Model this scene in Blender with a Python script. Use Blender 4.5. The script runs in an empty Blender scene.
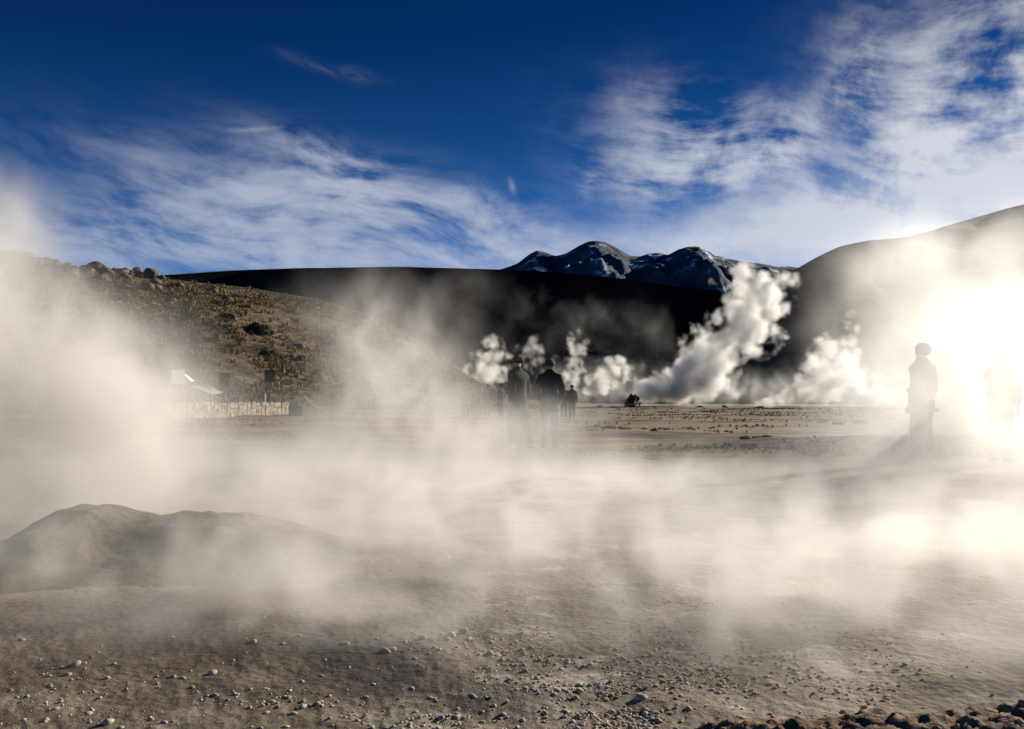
import bpy, bmesh, math, random
import numpy as np
from mathutils import Vector, Matrix

random.seed(7)
R = math.radians
SC = bpy.context.scene
COL = SC.collection

# ------------------------------------------------------------------ camera, sky, sun, exposure
FPX, CX, HY, CAMH = 796.0, 512.0, 399.0, 0.95
cam_data = bpy.data.cameras.new('camera')
cam = bpy.data.objects.new('camera', cam_data)
COL.objects.link(cam)
cam_data.sensor_width = 36.0
cam_data.lens = FPX / 1024.0 * 36.0
cam_data.shift_y = (HY - 364.5) / 1024.0
cam.location = (0, 0, CAMH)
cam.rotation_euler = (R(90), 0, 0)
cam_data.clip_start = 0.05
cam_data.clip_end = 30000
SC.camera = cam

SUN_AZ, SUN_EL = 50.0, 18.0
SKY_STRENGTH = 0.05
SUN_STRENGTH = 5.0
EXPOSURE = 0.60

sun_data = bpy.data.lights.new('sun', 'SUN')
sun_data.energy = SUN_STRENGTH
sun_data.angle = R(0.5)
sun_data.color = (1.0, 0.925, 0.80)
sun = bpy.data.objects.new('sun', sun_data)
COL.objects.link(sun)
sd = Vector((math.sin(R(SUN_AZ)) * math.cos(R(SUN_EL)), math.cos(R(SUN_AZ)) * math.cos(R(SUN_EL)), math.sin(R(SUN_EL))))
sun.rotation_euler = sd.to_track_quat('Z', 'Y').to_euler()
sun.location = sd * 50

SC.view_settings.view_transform = 'Standard'
SC.view_settings.look = 'None'
SC.view_settings.exposure = EXPOSURE
SC.view_settings.gamma = 1.0
SC.view_settings.use_curve_mapping = False
SC.render.engine = 'CYCLES'
cy = SC.cycles
cy.max_bounces = 10
cy.diffuse_bounces = 2
cy.glossy_bounces = 2
cy.volume_bounces = 7
cy.transparent_max_bounces = 16
cy.volume_step_rate = 1.5
cy.volume_max_steps = 400
cy.use_adaptive_sampling = True
cy.adaptive_threshold = 0.02
cy.use_denoising = True
cy.sample_clamp_indirect = 8.0


# ------------------------------------------------------------------ node expression helper (shader and geometry trees)
class X:
    """A node socket with arithmetic."""
    nt = None

    def __init__(self, s): self.s = s

    @staticmethod
    def math(op, *a, clamp=False):
        n = X.nt.nodes.new('ShaderNodeMath'); n.operation = op; n.use_clamp = clamp
        for i, v in enumerate(a):
            if isinstance(v, X): X.nt.links.new(v.s, n.inputs[i])
            else: n.inputs[i].default_value = float(v)
        return X(n.outputs[0])

    @staticmethod
    def vec(op, *a, out=0):
        n = X.nt.nodes.new('ShaderNodeVectorMath'); n.operation = op
        for i, v in enumerate(a):
            if isinstance(v, X): X.nt.links.new(v.s, n.inputs[i])
            elif isinstance(v, (int, float)): n.inputs[i].default_value = (v, v, v)
            else: n.inputs[i].default_value = v
        return X(n.outputs[out])

    def __add__(s, o): return X.math('ADD', s, o)
    def __radd__(s, o): return X.math('ADD', o, s)
    def __sub__(s, o): return X.math('SUBTRACT', s, o)
    def __rsub__(s, o): return X.math('SUBTRACT', o, s)
    def __mul__(s, o): return X.math('MULTIPLY', s, o)
    def __rmul__(s, o): return X.math('MULTIPLY', o, s)
    def __truediv__(s, o): return X.math('DIVIDE', s, o)
    def clamp(s): return X.math('ADD', s, 0.0, clamp=True)
    def pow(s, e): return X.math('POWER', s, e)
    def exp(s): return X.math('EXPONENT', s)
    def max(s, o): return X.math('MAXIMUM', s, o)
    def min(s, o): return X.math('MINIMUM', s, o)

    def smooth(s, a, b):
        n = X.nt.nodes.new('ShaderNodeMapRange'); n.interpolation_type = 'SMOOTHSTEP'
        X.nt.links.new(s.s, n.inputs['Value'])
        n.inputs['From Min'].default_value = a; n.inputs['From Max'].default_value = b
        n.inputs['To Min'].default_value = 0.0; n.inputs['To Max'].default_value = 1.0
        return X(n.outputs['Result'])

    def xyz(s):
        n = X.nt.nodes.new('ShaderNodeSeparateXYZ'); X.nt.links.new(s.s, n.inputs[0])
        return [X(o) for o in n.outputs]


def combine(x, y, z):
    n = X.nt.nodes.new('ShaderNodeCombineXYZ')
    for i, v in enumerate((x, y, z)):
        if isinstance(v, X): X.nt.links.new(v.s, n.inputs[i])
        else: n.inputs[i].default_value = float(v)
    return X(n.outputs[0])


def noise(vec, scale, detail=4, rough=0.55, dist=0.0, out=0, lac=2.0):
    n = X.nt.nodes.new('ShaderNodeTexNoise')
    X.nt.links.new(vec.s, n.inputs['Vector'])
    n.inputs['Scale'].default_value = scale; n.inputs['Detail'].default_value = detail
    n.inputs['Roughness'].default_value = rough; n.inputs['Distortion'].default_value = dist
    n.inputs['Lacunarity'].default_value = lac
    return X(n.outputs[out])


def voronoi(vec, scale, feature='F1', detail=0.0, out='Distance', smooth=None):
    n = X.nt.nodes.new('ShaderNodeTexVoronoi'); n.feature = feature
    X.nt.links.new(vec.s, n.inputs['Vector'])
    n.inputs['Scale'].default_value = scale
    if 'Detail' in n.inputs: n.inputs['Detail'].default_value = detail
    if smooth is not None: n.inputs['Smoothness'].default_value = smooth
    return X(n.outputs[out])


def mixc(fac, a, b):
    n = X.nt.nodes.new('ShaderNodeMix'); n.data_type = 'RGBA'
    ins = [i for i in n.inputs if i.enabled]
    f, A, B = n.inputs[0], n.inputs[6], n.inputs[7]
    if isinstance(fac, X): X.nt.links.new(fac.s, f)
    else: f.default_value = fac
    for sk, v in ((A, a), (B, b)):
        if isinstance(v, X): X.nt.links.new(v.s, sk)
        else: sk.default_value = (*v, 1.0)
    return X(n.outputs[2])


# ------------------------------------------------------------------ sky with cirrus
def az_el(px, py):
    u = math.atan((px - CX) / FPX)
    e = math.atan((HY - py) / FPX * math.cos(u))
    return u, e


world = bpy.data.worlds.new('World'); SC.world = world
world.use_nodes = True
nt = world.node_tree; nt.nodes.clear(); X.nt = nt
sky = nt.nodes.new('ShaderNodeTexSky'); sky.sky_type = 'NISHITA'; sky.sun_disc = False
sky.sun_elevation = R(SUN_EL); sky.sun_rotation = R(SUN_AZ)
sky.altitude = 4300; sky.air_density = 1.0; sky.dust_density = 0.25; sky.ozone_density = 2.5
gm = nt.nodes.new('ShaderNodeVectorMath'); gm.operation = 'MULTIPLY'
nt.links.new(sky.outputs[0], gm.inputs[0])
tc = nt.nodes.new('ShaderNodeTexCoord'); D = X(tc.outputs['Generated'])
dx, dy, dz = D.xyz()
U = X.math('ARCTAN2', dx, dy); E_ = X.math('ARCSINE', dz)
# deep, polarised blue of the thin high-altitude air: deeper towards the zenith
depth = E_.smooth(0.02, 0.50)
tint = mixc(depth, (0.26, 0.80, 1.26), (0.004, 0.205, 0.48))
nt.links.new(tint.s, gm.inputs[1])
wv = combine(U * 1.0, E_ * 1.0, 0.0)
warp = X.vec('MULTIPLY', X.vec('SUBTRACT', noise(wv, 5.0, 3, 0.5, out=1), 0.5), (0.20, 0.16, 0.0))
wq = X.vec('ADD', wv, warp)
ws = X.vec('ADD', wv, X.vec('MULTIPLY', X.vec('SUBTRACT', noise(wv, 4.0, 1.5, 0.5, out=1), 0.5), (0.16, 0.10, 0.0)))

wm = X.vec('ADD', wv, X.vec('MULTIPLY', warp, 0.45))


def rot_stretch(v, ang, sx, sy):
    n = X.nt.nodes.new('ShaderNodeMapping'); n.vector_type = 'POINT'
    n.inputs['Rotation'].default_value = (0, 0, R(ang)); n.inputs['Scale'].default_value = (sx, sy, 1)
    # point mapping scales first and then rotates: rotate with one node, stretch with the next
    n.inputs['Scale'].default_value = (1, 1, 1)
    X.nt.links.new(v.s, n.inputs[0])
    m = X.nt.nodes.new('ShaderNodeMapping'); m.inputs['Scale'].default_value = (sx, sy, 1)
    X.nt.links.new(n.outputs[0], m.inputs[0])
    return X(m.outputs[0])


def blob(px, py, rx, ry, ang=0.0, amp=1.0, soft=None):
    u, e = az_el(px, py); ca, sa = math.cos(R(ang)), math.sin(R(ang))
    wu, we, _w = (wm if soft is None else wv).xyz()
    a = (wu - u); b = (we - e)
    p = (a * ca + b * sa) / (rx / FPX); q = (b * ca - a * sa) / (ry / FPX)
    return X.math('EXPONENT', (p * p + q * q) * -1.0) * amp


sl = noise(rot_stretch(ws, 5, 2.6, 9.0), 1.9, 8, 0.60)            # long streaks
sf = noise(rot_stretch(ws, 12, 5.0, 17.0), 2.2, 7, 0.62)            # fine fibres
cl = noise(wv, 10.0, 8, 0.60, 0.25)                                        # small puffs
strk = (sl * 0.6 + sf * 0.4)
left_patch = blob(300, 212, 150, 34, -5, 0.9) + blob(335, 180, 70, 20, -22, 0.9) + blob(150, 222, 90, 18, 0, 0.4) + blob(460, 215, 110, 26, -14, 0.5) + blob(300, 258, 300, 20, 0, 0.8)
c1 = (left_patch * strk.smooth(0.37, 0.74) * 1.75)
mid_patch = blob(690, 150, 75, 42, -14, 0.85) + blob(775, 150, 55, 26, 28, 1.0) + blob(660, 178, 60, 30, 0, 0.6) + blob(705, 100, 80, 14, -8, 0.30)
c2 = mid_patch * (cl * 0.5 + sf * 0.5).smooth(0.38, 0.76) * 1.35
right_patch = blob(990, 140, 120, 90, 20, 0.8) + blob(868, 70, 26, 40, 20, 0.7) + blob(900, 190, 95, 40, 12, 0.9) + blob(1010, 60, 70, 70, 0, 0.55)
c3 = right_patch * (cl * 0.6 + sf * 0.4).smooth(0.37, 0.75) * 1.3
low = blob(720, 243, 190, 24, 5, 1.0, soft=1) + blob(940, 212, 170, 44, 6, 1.0, soft=1)
c4 = low * (cl * 0.5 + strk * 0.5).smooth(0.25, 0.62) * 0.85
c5 = (blob(335, 66, 40, 5, -10, .22) + blob(255, 134, 24, 2.5, 4, .35) + blob(515, 190, 3.5, 10, 14, .4) + blob(590, 185, 10, 12, 10, 0.5)) * sf.smooth(0.34, 0.7) * 0.7
cover = (c1 + c2 + c3 + c4 + c5).clamp()
cover = 1.0 - X.math('EXPONENT', cover * -1.5)
glow = U.smooth(-0.3, 0.75)
cloud_col = mixc(glow, (6.6, 7.2, 8.6), (11.5, 11.5, 11.6))
skyc = mixc(cover, X(gm.outputs[0]), cloud_col)
bg = nt.nodes.new('ShaderNodeBackground'); bg.inputs['Strength'].default_value = SKY_STRENGTH
nt.links.new(skyc.s, bg.inputs[0])
wo = nt.nodes.new('ShaderNodeOutputWorld'); nt.links.new(bg.outputs[0], wo.inputs[0])


# ------------------------------------------------------------------ object helpers
def tag(o, label=None, cat=None, group=None, kind=None):
    for k, v in (('label', label), ('category', cat), ('group', group), ('kind', kind)):
        if v: o[k] = v
    return o


def link(name, me, mat=None, parent=None):
    o = bpy.data.objects.new(name, me); COL.objects.link(o)
    if mat is not None and me is not None and len(me.materials) == 0: me.materials.append(mat)
    if parent is not None: o.parent = parent
    return o


def empty(name, loc, rz=0.0):
    o = bpy.data.objects.new(name, None); COL.objects.link(o)
    o.location = loc; o.rotation_euler = (0, 0, rz); o.empty_display_size = 0.2
    return o


def mesh_from(name, verts, faces, smooth=True):
    me = bpy.data.meshes.new(name)
    me.from_pydata([tuple(v) for v in verts], [], [tuple(f) for f in faces])
    if smooth: me.polygons.foreach_set('use_smooth', [True] * len(me.polygons))
    me.update()
    return me


def grid_mesh(name, P, smooth=True, wrap=False):
    """P: array rows x cols x 3."""
    r, c = P.shape[:2]
    idx = np.arange(r * c).reshape(r, c)
    if wrap: idx = np.concatenate([idx, idx[:, :1]], axis=1)
    q = np.stack([idx[:-1, :-1], idx[:-1, 1:], idx[1:, 1:], idx[1:, :-1]], axis=-1).reshape(-1, 4)
    me = bpy.data.meshes.new(name)
    me.vertices.add(r * c); me.vertices.foreach_set('co', P.reshape(-1).astype(np.float32))
    me.loops.add(q.size); me.loops.foreach_set('vertex_index', q.reshape(-1).astype(np.int32))
    me.polygons.add(len(q)); me.polygons.foreach_set('loop_start', (np.arange(len(q)) * 4).astype(np.int32))
    me.polygons.foreach_set('use_smooth', np.full(len(q), smooth))
    me.update(calc_edges=True); me.validate()
    return me


def _hash(ix, iy, seed):
    n = (ix.astype(np.int64) * 374761393 + iy.astype(np.int64) * 668265263 + seed * 1442695041) & 0x7fffffff
    n = ((n ^ (n >> 13)) * 1274126177) & 0x7fffffff
    n = (n ^ (n >> 16)) & 0x7fffffff
    return (n % 100003) / 100003.0


def vnoise(x, y, seed=0):
    ix, iy = np.floor(x), np.floor(y)
    fx, fy = x - ix, y - iy
    fx = fx * fx * fx * (fx * (fx * 6 - 15) + 10); fy = fy * fy * fy * (fy * (fy * 6 - 15) + 10)
    ix = ix.astype(np.int64); iy = iy.astype(np.int64)
    a = _hash(ix, iy, seed); b = _hash(ix + 1, iy, seed); c = _hash(ix, iy + 1, seed); d = _hash(ix + 1, iy + 1, seed)
    return (a * (1 - fx) + b * fx) * (1 - fy) + (c * (1 - fx) + d * fx) * fy


def fbm(x, y, octv=5, gain=0.5, seed=0):
    x = np.asarray(x, float); y = np.asarray(y, float)
    s = np.zeros(np.broadcast(x, y).shape); a = 1.0; t = 0.0
    for k in range(octv):
        s += a * (vnoise(x + 17.3 * k, y - 9.1 * k, seed + k) - 0.5); t += a
        a *= gain; x, y = x * 2.03, y * 2.03
    return s / t * 2.0          # about -1..1


def sstep(a, b, x):
    t = np.clip((x - a) / (b - a), 0, 1); return t * t * (3 - 2 * t)


def at(px, py):
    """Point of the flat ground seen at a direction."""
    y = CAMH * FPX / (py - HY)
    return (px - CX) / FPX * y, y


def at_d(px, py, y):
    return Vector(((px - CX) / FPX * y, y, CAMH + (HY - py) / FPX * y))


# ------------------------------------------------------------------ materials
def material(name):
    m = bpy.data.materials.new(name); m.use_nodes = True
    n = m.node_tree; n.nodes.clear(); X.nt = n
    out = n.nodes.new('ShaderNodeOutputMaterial')
    b = n.nodes.new('ShaderNodeBsdfPrincipled'); n.links.new(b.outputs[0], out.inputs[0])
    b.inputs['Specular IOR Level'].default_value = 0.3
    return m, n, b


def setin(n, sock, v):
    if isinstance(v, X): n.links.new(v.s, sock)
    elif isinstance(v, tuple): sock.default_value = (*v, 1.0)
    else: sock.default_value = v


def bump(n, b, h, strength=0.5, dist=0.02):
    k = n.nodes.new('ShaderNodeBump'); k.inputs['Strength'].default_value = strength
    k.inputs['Distance'].default_value = dist
    n.links.new(h.s, k.inputs['Height']); n.links.new(k.outputs[0], b.inputs['Normal'])


def pos():
    g = X.nt.nodes.new('ShaderNodeNewGeometry'); return X(g.outputs['Position'])


def objco():
    g = X.nt.nodes.new('ShaderNodeTexCoord'); return X(g.outputs['Object'])


def simple_mat(name, c1, c2, scale=8.0, rough=0.85, bmp=0.3, bd=0.01, local=True):
    m, n, b = material(name)
    p = objco() if local else pos()
    f = noise(p, scale, 6, 0.62).smooth(0.3, 0.7)
    setin(n, b.inputs['Base Color'], mixc(f, c1, c2)); b.inputs['Roughness'].default_value = rough
    if bmp: bump(n, b, noise(p, scale * 3, 5, 0.6), bmp, bd)
    return m


M = {}
# ground
m, n, b = material('mineral_crust'); M['ground'] = m
p = pos(); px_, py_, pz_ = p.xyz()
big = noise(p, 0.55, 6, 0.6).smooth(0.32, 0.68)
mid = noise(p, 3.2, 7, 0.65).smooth(0.35, 0.68)
fine = noise(p, 38, 6, 0.7)
near_c = mixc(mid, (0.125, 0.086, 0.056), (0.37, 0.29, 0.205))
near_c = mixc(big * 0.7, near_c, (0.39, 0.315, 0.235))
# damp stains: dark on the lower left, a paler dry sinter apron on the right
wetm = ((px_ + 0.55) / 1.0); wetn = ((py_ - 2.75) / 0.85)
wet = X.math('EXPONENT', (wetm * wetm + wetn * wetn) * -1.0) * noise(p, 1.9, 5, 0.6).smooth(0.25, 0.6)
near_c = mixc((wet * 0.95).clamp(), near_c, (0.035, 0.027, 0.022))
ochre = noise(X.vec('ADD', p, (31.0, 4.0, 0.0)), 1.1, 4, 0.6).smooth(0.55, 0.72) * 0.55
near_c = mixc(ochre, near_c, (0.25, 0.165, 0.085))
pale = (px_ * 0.6 + noise(p, 0.8, 5, 0.6) * 3.0 - 1.6).clamp() * 0.5
near_c = mixc(pale, near_c, (0.46, 0.39, 0.305))
# farther plain: ochre straw with dark streaks across the view
sv = X.vec('MULTIPLY', p, (0.10, 0.62, 1.0))
st = noise(sv, 0.9, 7, 0.62)
far_c = mixc(st.smooth(0.41, 0.58), (0.036, 0.024, 0.014), (0.27, 0.172, 0.080))
far_c = mixc(noise(sv, 3.1, 5, 0.6).smooth(0.58, 0.68) * 0.85, far_c, (0.030, 0.026, 0.022))
white = noise(X.vec('MULTIPLY', p, (0.05, 0.12, 1.0)), 1.0, 5, 0.6).smooth(0.60, 0.70) * py_.smooth(50, 70)
far_c = mixc(white * 0.7, far_c, (0.62, 0.60, 0.56))
c = mixc(py_.smooth(8.0, 15.0), near_c, far_c)
crust = noise(X.vec('MULTIPLY', p, (1.0, 1.7, 1.0)), 1.7, 8, 0.68).smooth(0.53, 0.62) * px_.smooth(-0.9, 0.4)
c = mixc(crust * 0.8 * py_.smooth(14.0, 9.0), c, (0.60, 0.53, 0.43))
c = mixc((fine.smooth(0.35, 0.72)) * 0.38, c, mixc(0.5, c, (0.05, 0.042, 0.035)))
setin(n, b.inputs['Base Color'], c)
rr = 0.93 - wet * 0.35
setin(n, b.inputs['Roughness'], rr)
bump(n, b, noise(p, 9, 8, 0.7) * 1.0 + voronoi(p, 26) * 0.45 + fine * 0.4, 0.7, 0.02)

m, n, b = material('hill_soil'); M['hill'] = m
p = pos()
f = noise(p, 0.16, 8, 0.68); g = noise(p, 0.9, 6, 0.7); h = noise(p, 0.035, 4, 0.6)
c = mixc(f.smooth(0.36, 0.64), (0.036, 0.024, 0.015), (0.185, 0.122, 0.062))
c = mixc(g.smooth(0.5, 0.72) * 0.75, c, (0.31, 0.215, 0.10))
c = mixc(g.smooth(0.50, 0.34) * 0.8, c, (0.026, 0.020, 0.015))
c = mixc(h.smooth(0.5, 0.7) * 0.5, c, (0.085, 0.060, 0.042))
setin(n, b.inputs['Base Color'], c); b.inputs['Roughness'].default_value = 0.95
bump(n, b, f * 1.5 + g * 0.7, 0.9, 0.8)

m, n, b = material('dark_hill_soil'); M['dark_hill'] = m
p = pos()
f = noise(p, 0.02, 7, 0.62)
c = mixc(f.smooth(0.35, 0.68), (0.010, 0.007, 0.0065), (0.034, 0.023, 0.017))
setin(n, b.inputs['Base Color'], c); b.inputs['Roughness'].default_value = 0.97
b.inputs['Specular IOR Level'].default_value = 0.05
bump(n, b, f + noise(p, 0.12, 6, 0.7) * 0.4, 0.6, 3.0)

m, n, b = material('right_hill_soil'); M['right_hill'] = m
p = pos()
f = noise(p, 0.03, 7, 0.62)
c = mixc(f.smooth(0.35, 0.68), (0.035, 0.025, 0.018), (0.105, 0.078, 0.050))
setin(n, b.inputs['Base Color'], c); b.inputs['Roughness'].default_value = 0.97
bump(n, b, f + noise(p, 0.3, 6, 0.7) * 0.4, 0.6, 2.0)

m, n, b = material('haze_tinted_rock_and_snow'); M['mountain'] = m
p = pos(); x_, y_, z_ = p.xyz()
gn = n.nodes.new('ShaderNodeNewGeometry')
f = noise(p, 0.0035, 8, 0.66)
rid = noise(X.vec('MULTIPLY', p, (1.0, 0.6, 1.5)), 0.0042, 8, 0.66)
rock = mixc(f.smooth(0.35, 0.65), (0.018, 0.028, 0.058), (0.048, 0.068, 0.118))  # blue of the distant air haze painted into the rock colour
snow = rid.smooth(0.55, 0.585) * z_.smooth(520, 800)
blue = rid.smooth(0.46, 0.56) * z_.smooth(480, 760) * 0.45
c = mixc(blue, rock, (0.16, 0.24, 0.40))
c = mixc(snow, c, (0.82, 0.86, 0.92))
setin(n, b.inputs['Base Color'], c); b.inputs['Roughness'].default_value = 0.9
bump(n, b, rid + f, 1.0, 60.0)

m, n, b = material('mound_sinter'); M['mound'] = m
p = pos(); x_, y_, z_ = p.xyz()
f = noise(p, 2.2, 7, 0.65)
c = mixc(f.smooth(0.35, 0.68), (0.105, 0.083, 0.047), (0.28, 0.225, 0.135))
sul = noise(X.vec('ADD', p, (3.0, 0.0, 0.0)), 3.0, 5, 0.6).smooth(0.42, 0.60) * x_.smooth(-2.0, -1.5) * z_.smooth(0.12, 0.24)
c = mixc(sul, c, (0.48, 0.35, 0.085))
red = noise(X.vec('ADD', p, (9.0, 2.0, 0.0)), 2.2, 5, 0.6).smooth(0.52, 0.66) * z_.smooth(0.22, 0.04)
c = mixc(red * 0.7, c, (0.23, 0.115, 0.07))
setin(n, b.inputs['Base Color'], c); b.inputs['Roughness'].default_value = 0.9
bump(n, b, noise(p, 11, 8, 0.75) + voronoi(p, 19) * 0.4, 1.0, 0.06)

M['bank'] = simple_mat('loose_red_soil', (0.10, 0.058, 0.034), (0.32, 0.20, 0.12), 9.0, 0.95, 0.8, 0.02, local=False)
M['pebble'] = simple_mat('pale_sinter_pebble', (0.34, 0.285, 0.21), (0.58, 0.50, 0.385), 30.0, 0.9, 0.4, 0.003)
M['boulder'] = simple_mat('weathered_boulder', (0.070, 0.050, 0.038), (0.20, 0.150, 0.112), 1.6, 0.95, 0.8, 0.15)
M['tuft'] = simple_mat('dry_tussock_straw', (0.13, 0.090, 0.038), (0.38, 0.28, 0.12), 0.6, 0.95, 0.0, 0.0, local=False)
M['shrub'] = simple_mat('dark_cushion_shrub', (0.018, 0.018, 0.012), (0.060, 0.052, 0.028), 4.0, 0.95, 0.0)
M['twig'] = simple_mat('shrub_wood', (0.05, 0.035, 0.025), (0.09, 0.07, 0.05), 9.0, 0.9, 0.0)
M['white_paint'] = simple_mat('white_paint', (0.58, 0.57, 0.54), (0.74, 0.73, 0.69), 3.0, 0.6, 0.0)
M['sheet'] = simple_mat('dull_sheet_roof', (0.26, 0.25, 0.23), (0.40, 0.385, 0.35), 2.0, 0.7, 0.0)
M['canvas'] = simple_mat('pale_canvas', (0.62, 0.60, 0.56), (0.80, 0.78, 0.73), 3.0, 0.9, 0.1)
M['grey_metal'] = simple_mat('weathered_metal', (0.06, 0.055, 0.05), (0.12, 0.11, 0.10), 7.0, 0.5, 0.0)
M['green_paint'] = simple_mat('dark_green_paint', (0.022, 0.042, 0.034), (0.040, 0.066, 0.052), 4.0, 0.7, 0.0)
M['dark_wood'] = simple_mat('dark_timber', (0.022, 0.017, 0.013), (0.060, 0.045, 0.032), 8.0, 0.9, 0.2)
M['skin'] = simple_mat('skin', (0.42, 0.26, 0.19), (0.52, 0.34, 0.25), 20.0, 0.55, 0.0)


def cloth(name, c, rough=0.9):
    d = tuple(v * 0.7 for v in c)
    return simple_mat(name, d, c, 14.0, rough, 0.25, 0.01)


M['black_cloth'] = cloth('black_padded_cloth', (0.020, 0.019, 0.019))
M['charcoal_cloth'] = cloth('charcoal_cloth', (0.036, 0.034, 0.033))
M['navy_cloth'] = cloth('navy_cloth', (0.020, 0.024, 0.038))
M['grey_jeans'] = cloth('pale_grey_denim', (0.34, 0.32, 0.30))
M['dark_jeans'] = cloth('dark_denim', (0.045, 0.045, 0.052))
M['tan_cloth'] = cloth('tan_cloth', (0.26, 0.20, 0.12))
M['olive_cloth'] = cloth('olive_cloth', (0.10, 0.095, 0.06))
M['cream_knit'] = cloth('cream_knit', (0.62, 0.58, 0.50))
M['hair'] = simple_mat('dark_hair', (0.012, 0.009, 0.007), (0.035, 0.025, 0.018), 40.0, 0.6, 0.0)
M['boot'] = simple_mat('worn_boot_leather', (0.030, 0.024, 0.018), (0.060, 0.048, 0.036), 15.0, 0.7, 0.0)

# low wall: pale irregular stone courses with cement
m, n, b = material('pale_rubble_stone'); M['wall_stone'] = m
p = objco()
cell = X.nt.nodes.new('ShaderNodeTexVoronoi'); X.nt.links.new(X.vec('MULTIPLY', p, (1.0, 1.0, 0.55)).s, cell.inputs['Vector']); cell.inputs['Scale'].default_value = 9.0
hue = X(cell.outputs['Color']).xyz()[0]
edge = voronoi(X.vec('MULTIPLY', p, (1.0, 1.0, 0.55)), 9.0, 'DISTANCE_TO_EDGE')
c = mixc(hue, (0.26, 0.19, 0.12), (0.66, 0.57, 0.42))
c = mixc(hue.smooth(0.10, 0.0), c, (0.07, 0.05, 0.038))
c = mixc(edge.smooth(0.10, 0.01) * 0.8, c, (0.15, 0.115, 0.08))
c = mixc(noise(p, 12, 5, 0.6).smooth(0.5, 0.75) * 0.5, c, (0.62, 0.56, 0.46))
setin(n, b.inputs['Base Color'], c); b.inputs['Roughness'].default_value = 0.95
bump(n, b, edge.min(0.12) * 6.0 + noise(p, 20, 5, 0.6) * 0.3, 0.6, 0.02)


# ------------------------------------------------------------------ the setting: ground sheet
def ground_h(x, y):
    r = np.hypot(x, y)
    near = sstep(60, 12, r)
    z = 0.035 * fbm(x * 0.45, y * 0.45, 4, 0.5, 3) * sstep(0.5, 4, r)
    z = z + near * (0.013 * fbm(x * 4.0, y * 4.0, 5, 0.55, 11) + 0.006 * fbm(x * 22, y * 22, 4, 0.6, 23))
    # shallow banks across the plain
    z = z + sstep(10, 20, r) * sstep(400, 90, r) * (0.12 * fbm(x * 0.10, y * 0.30, 4, 0.55, 41) + 0.11 * np.maximum(0, fbm(x * 0.35, y * 0.5, 4, 0.6, 45)) ** 0.8)
    z = z + sstep(1500, 6000, r) * -6.0
    return z


fr = np.linspace(-40, 40, 620)
side = np.linspace(43, 317, 60)
ang = np.radians(np.concatenate([fr, side]))
rad = 0.25 * np.exp(np.linspace(0, math.log(20000 / 0.25), 900))
rad = np.concatenate([[0.02], rad])
AA, RR = np.meshgrid(ang, rad)
gx, gy = np.sin(AA) * RR, np.cos(AA) * RR
P = np.stack([gx, gy, ground_h(gx, gy)], axis=-1)
g = link('ground', grid_mesh('ground', P[:, ::-1], wrap=True), M['ground'])
tag(g, kind='structure')


def gz(x, y): return float(ground_h(np.array([x], float), np.array([y], float))[0])


# ------------------------------------------------------------------ hills and mountains as terrain ridges
def ridge(name, mat, sky_pts, d_base, d_ridge, d_back, cols, rows, rough, seed, x0, x1, power=1.15, sink=2.0, nscale=0.05, rowpow=1.0, ridged=False):
    xs = np.array([q[0] for q in sky_pts], float); ys = np.array([q[1] for q in sky_pts], float)
    pxs = np.linspace(x0, x1, cols)
    sy = np.interp(pxs, xs, ys)
    k = np.array([0.25, 0.5, 0.25])
    for _ in range(1): sy = np.convolve(np.pad(sy, 1, mode='edge'), k, mode='valid')
    tx = (pxs - CX) / FPX
    dr = d_ridge(pxs) if callable(d_ridge) else np.full(cols, float(d_ridge))
    db = d_base(pxs) if callable(d_base) else np.full(cols, float(d_base))
    zr = CAMH + (HY - sy) / FPX * dr
    t1 = np.linspace(0, 1, rows) ** rowpow
    t2 = np.linspace(0, 1, max(6, rows // 5))[1:]
    T = np.concatenate([t1, 1 + t2])
    TT, II = np.meshgrid(T, np.arange(cols), indexing='ij')
    DB, DR, ZR, TX = db[II], dr[II], zr[II], tx[II]
    front = TT <= 1
    Y = np.where(front, DB + (DR - DB) * np.clip(TT, 0, 1), DR + (d_back - DR) * (TT - 1))
    up = np.clip(TT, 0, 1)
    prof = up ** power
    # never rise above the sight line to the crest before the crest
    Z = np.where(front, ZR * prof, ZR * (1 - sstep(0, 1, TT - 1)))
    X_ = TX * Y
    env = np.where(front, np.sin(np.pi * np.clip(up, 0, 1)) ** 0.8 + 0.06, 0.15 * np.ones_like(Y))
    nz = fbm(X_ * nscale, Y * nscale, 7, 0.52, seed)
    if ridged:
        nz = 0.9 * nz + 0.42 - 1.3 * np.abs(nz) + 0.25 * (0.3 - np.abs(fbm(X_ * nscale * 3, Y * nscale * 3, 5, 0.55, seed + 5)))
        env = np.maximum(env, 0.12)
    Z = Z + env * rough * nz
    lim = CAMH + (ZR - CAMH) * (Y / DR) - 0.004 * Y * (1 - up)
    Z = np.where(front & (up < 1) , np.minimum(Z, np.maximum(lim, -1)), Z)
    Z = Z - sink * (1 - sstep(0, 0.08, TT)) - 0.0
    me = grid_mesh(name, np.stack([X_, Y, Z], axis=-1))
    o = link(name, me, mat); tag(o, kind='structure')
    return np.stack([X_, Y, Z], axis=-1), pxs, T


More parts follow.
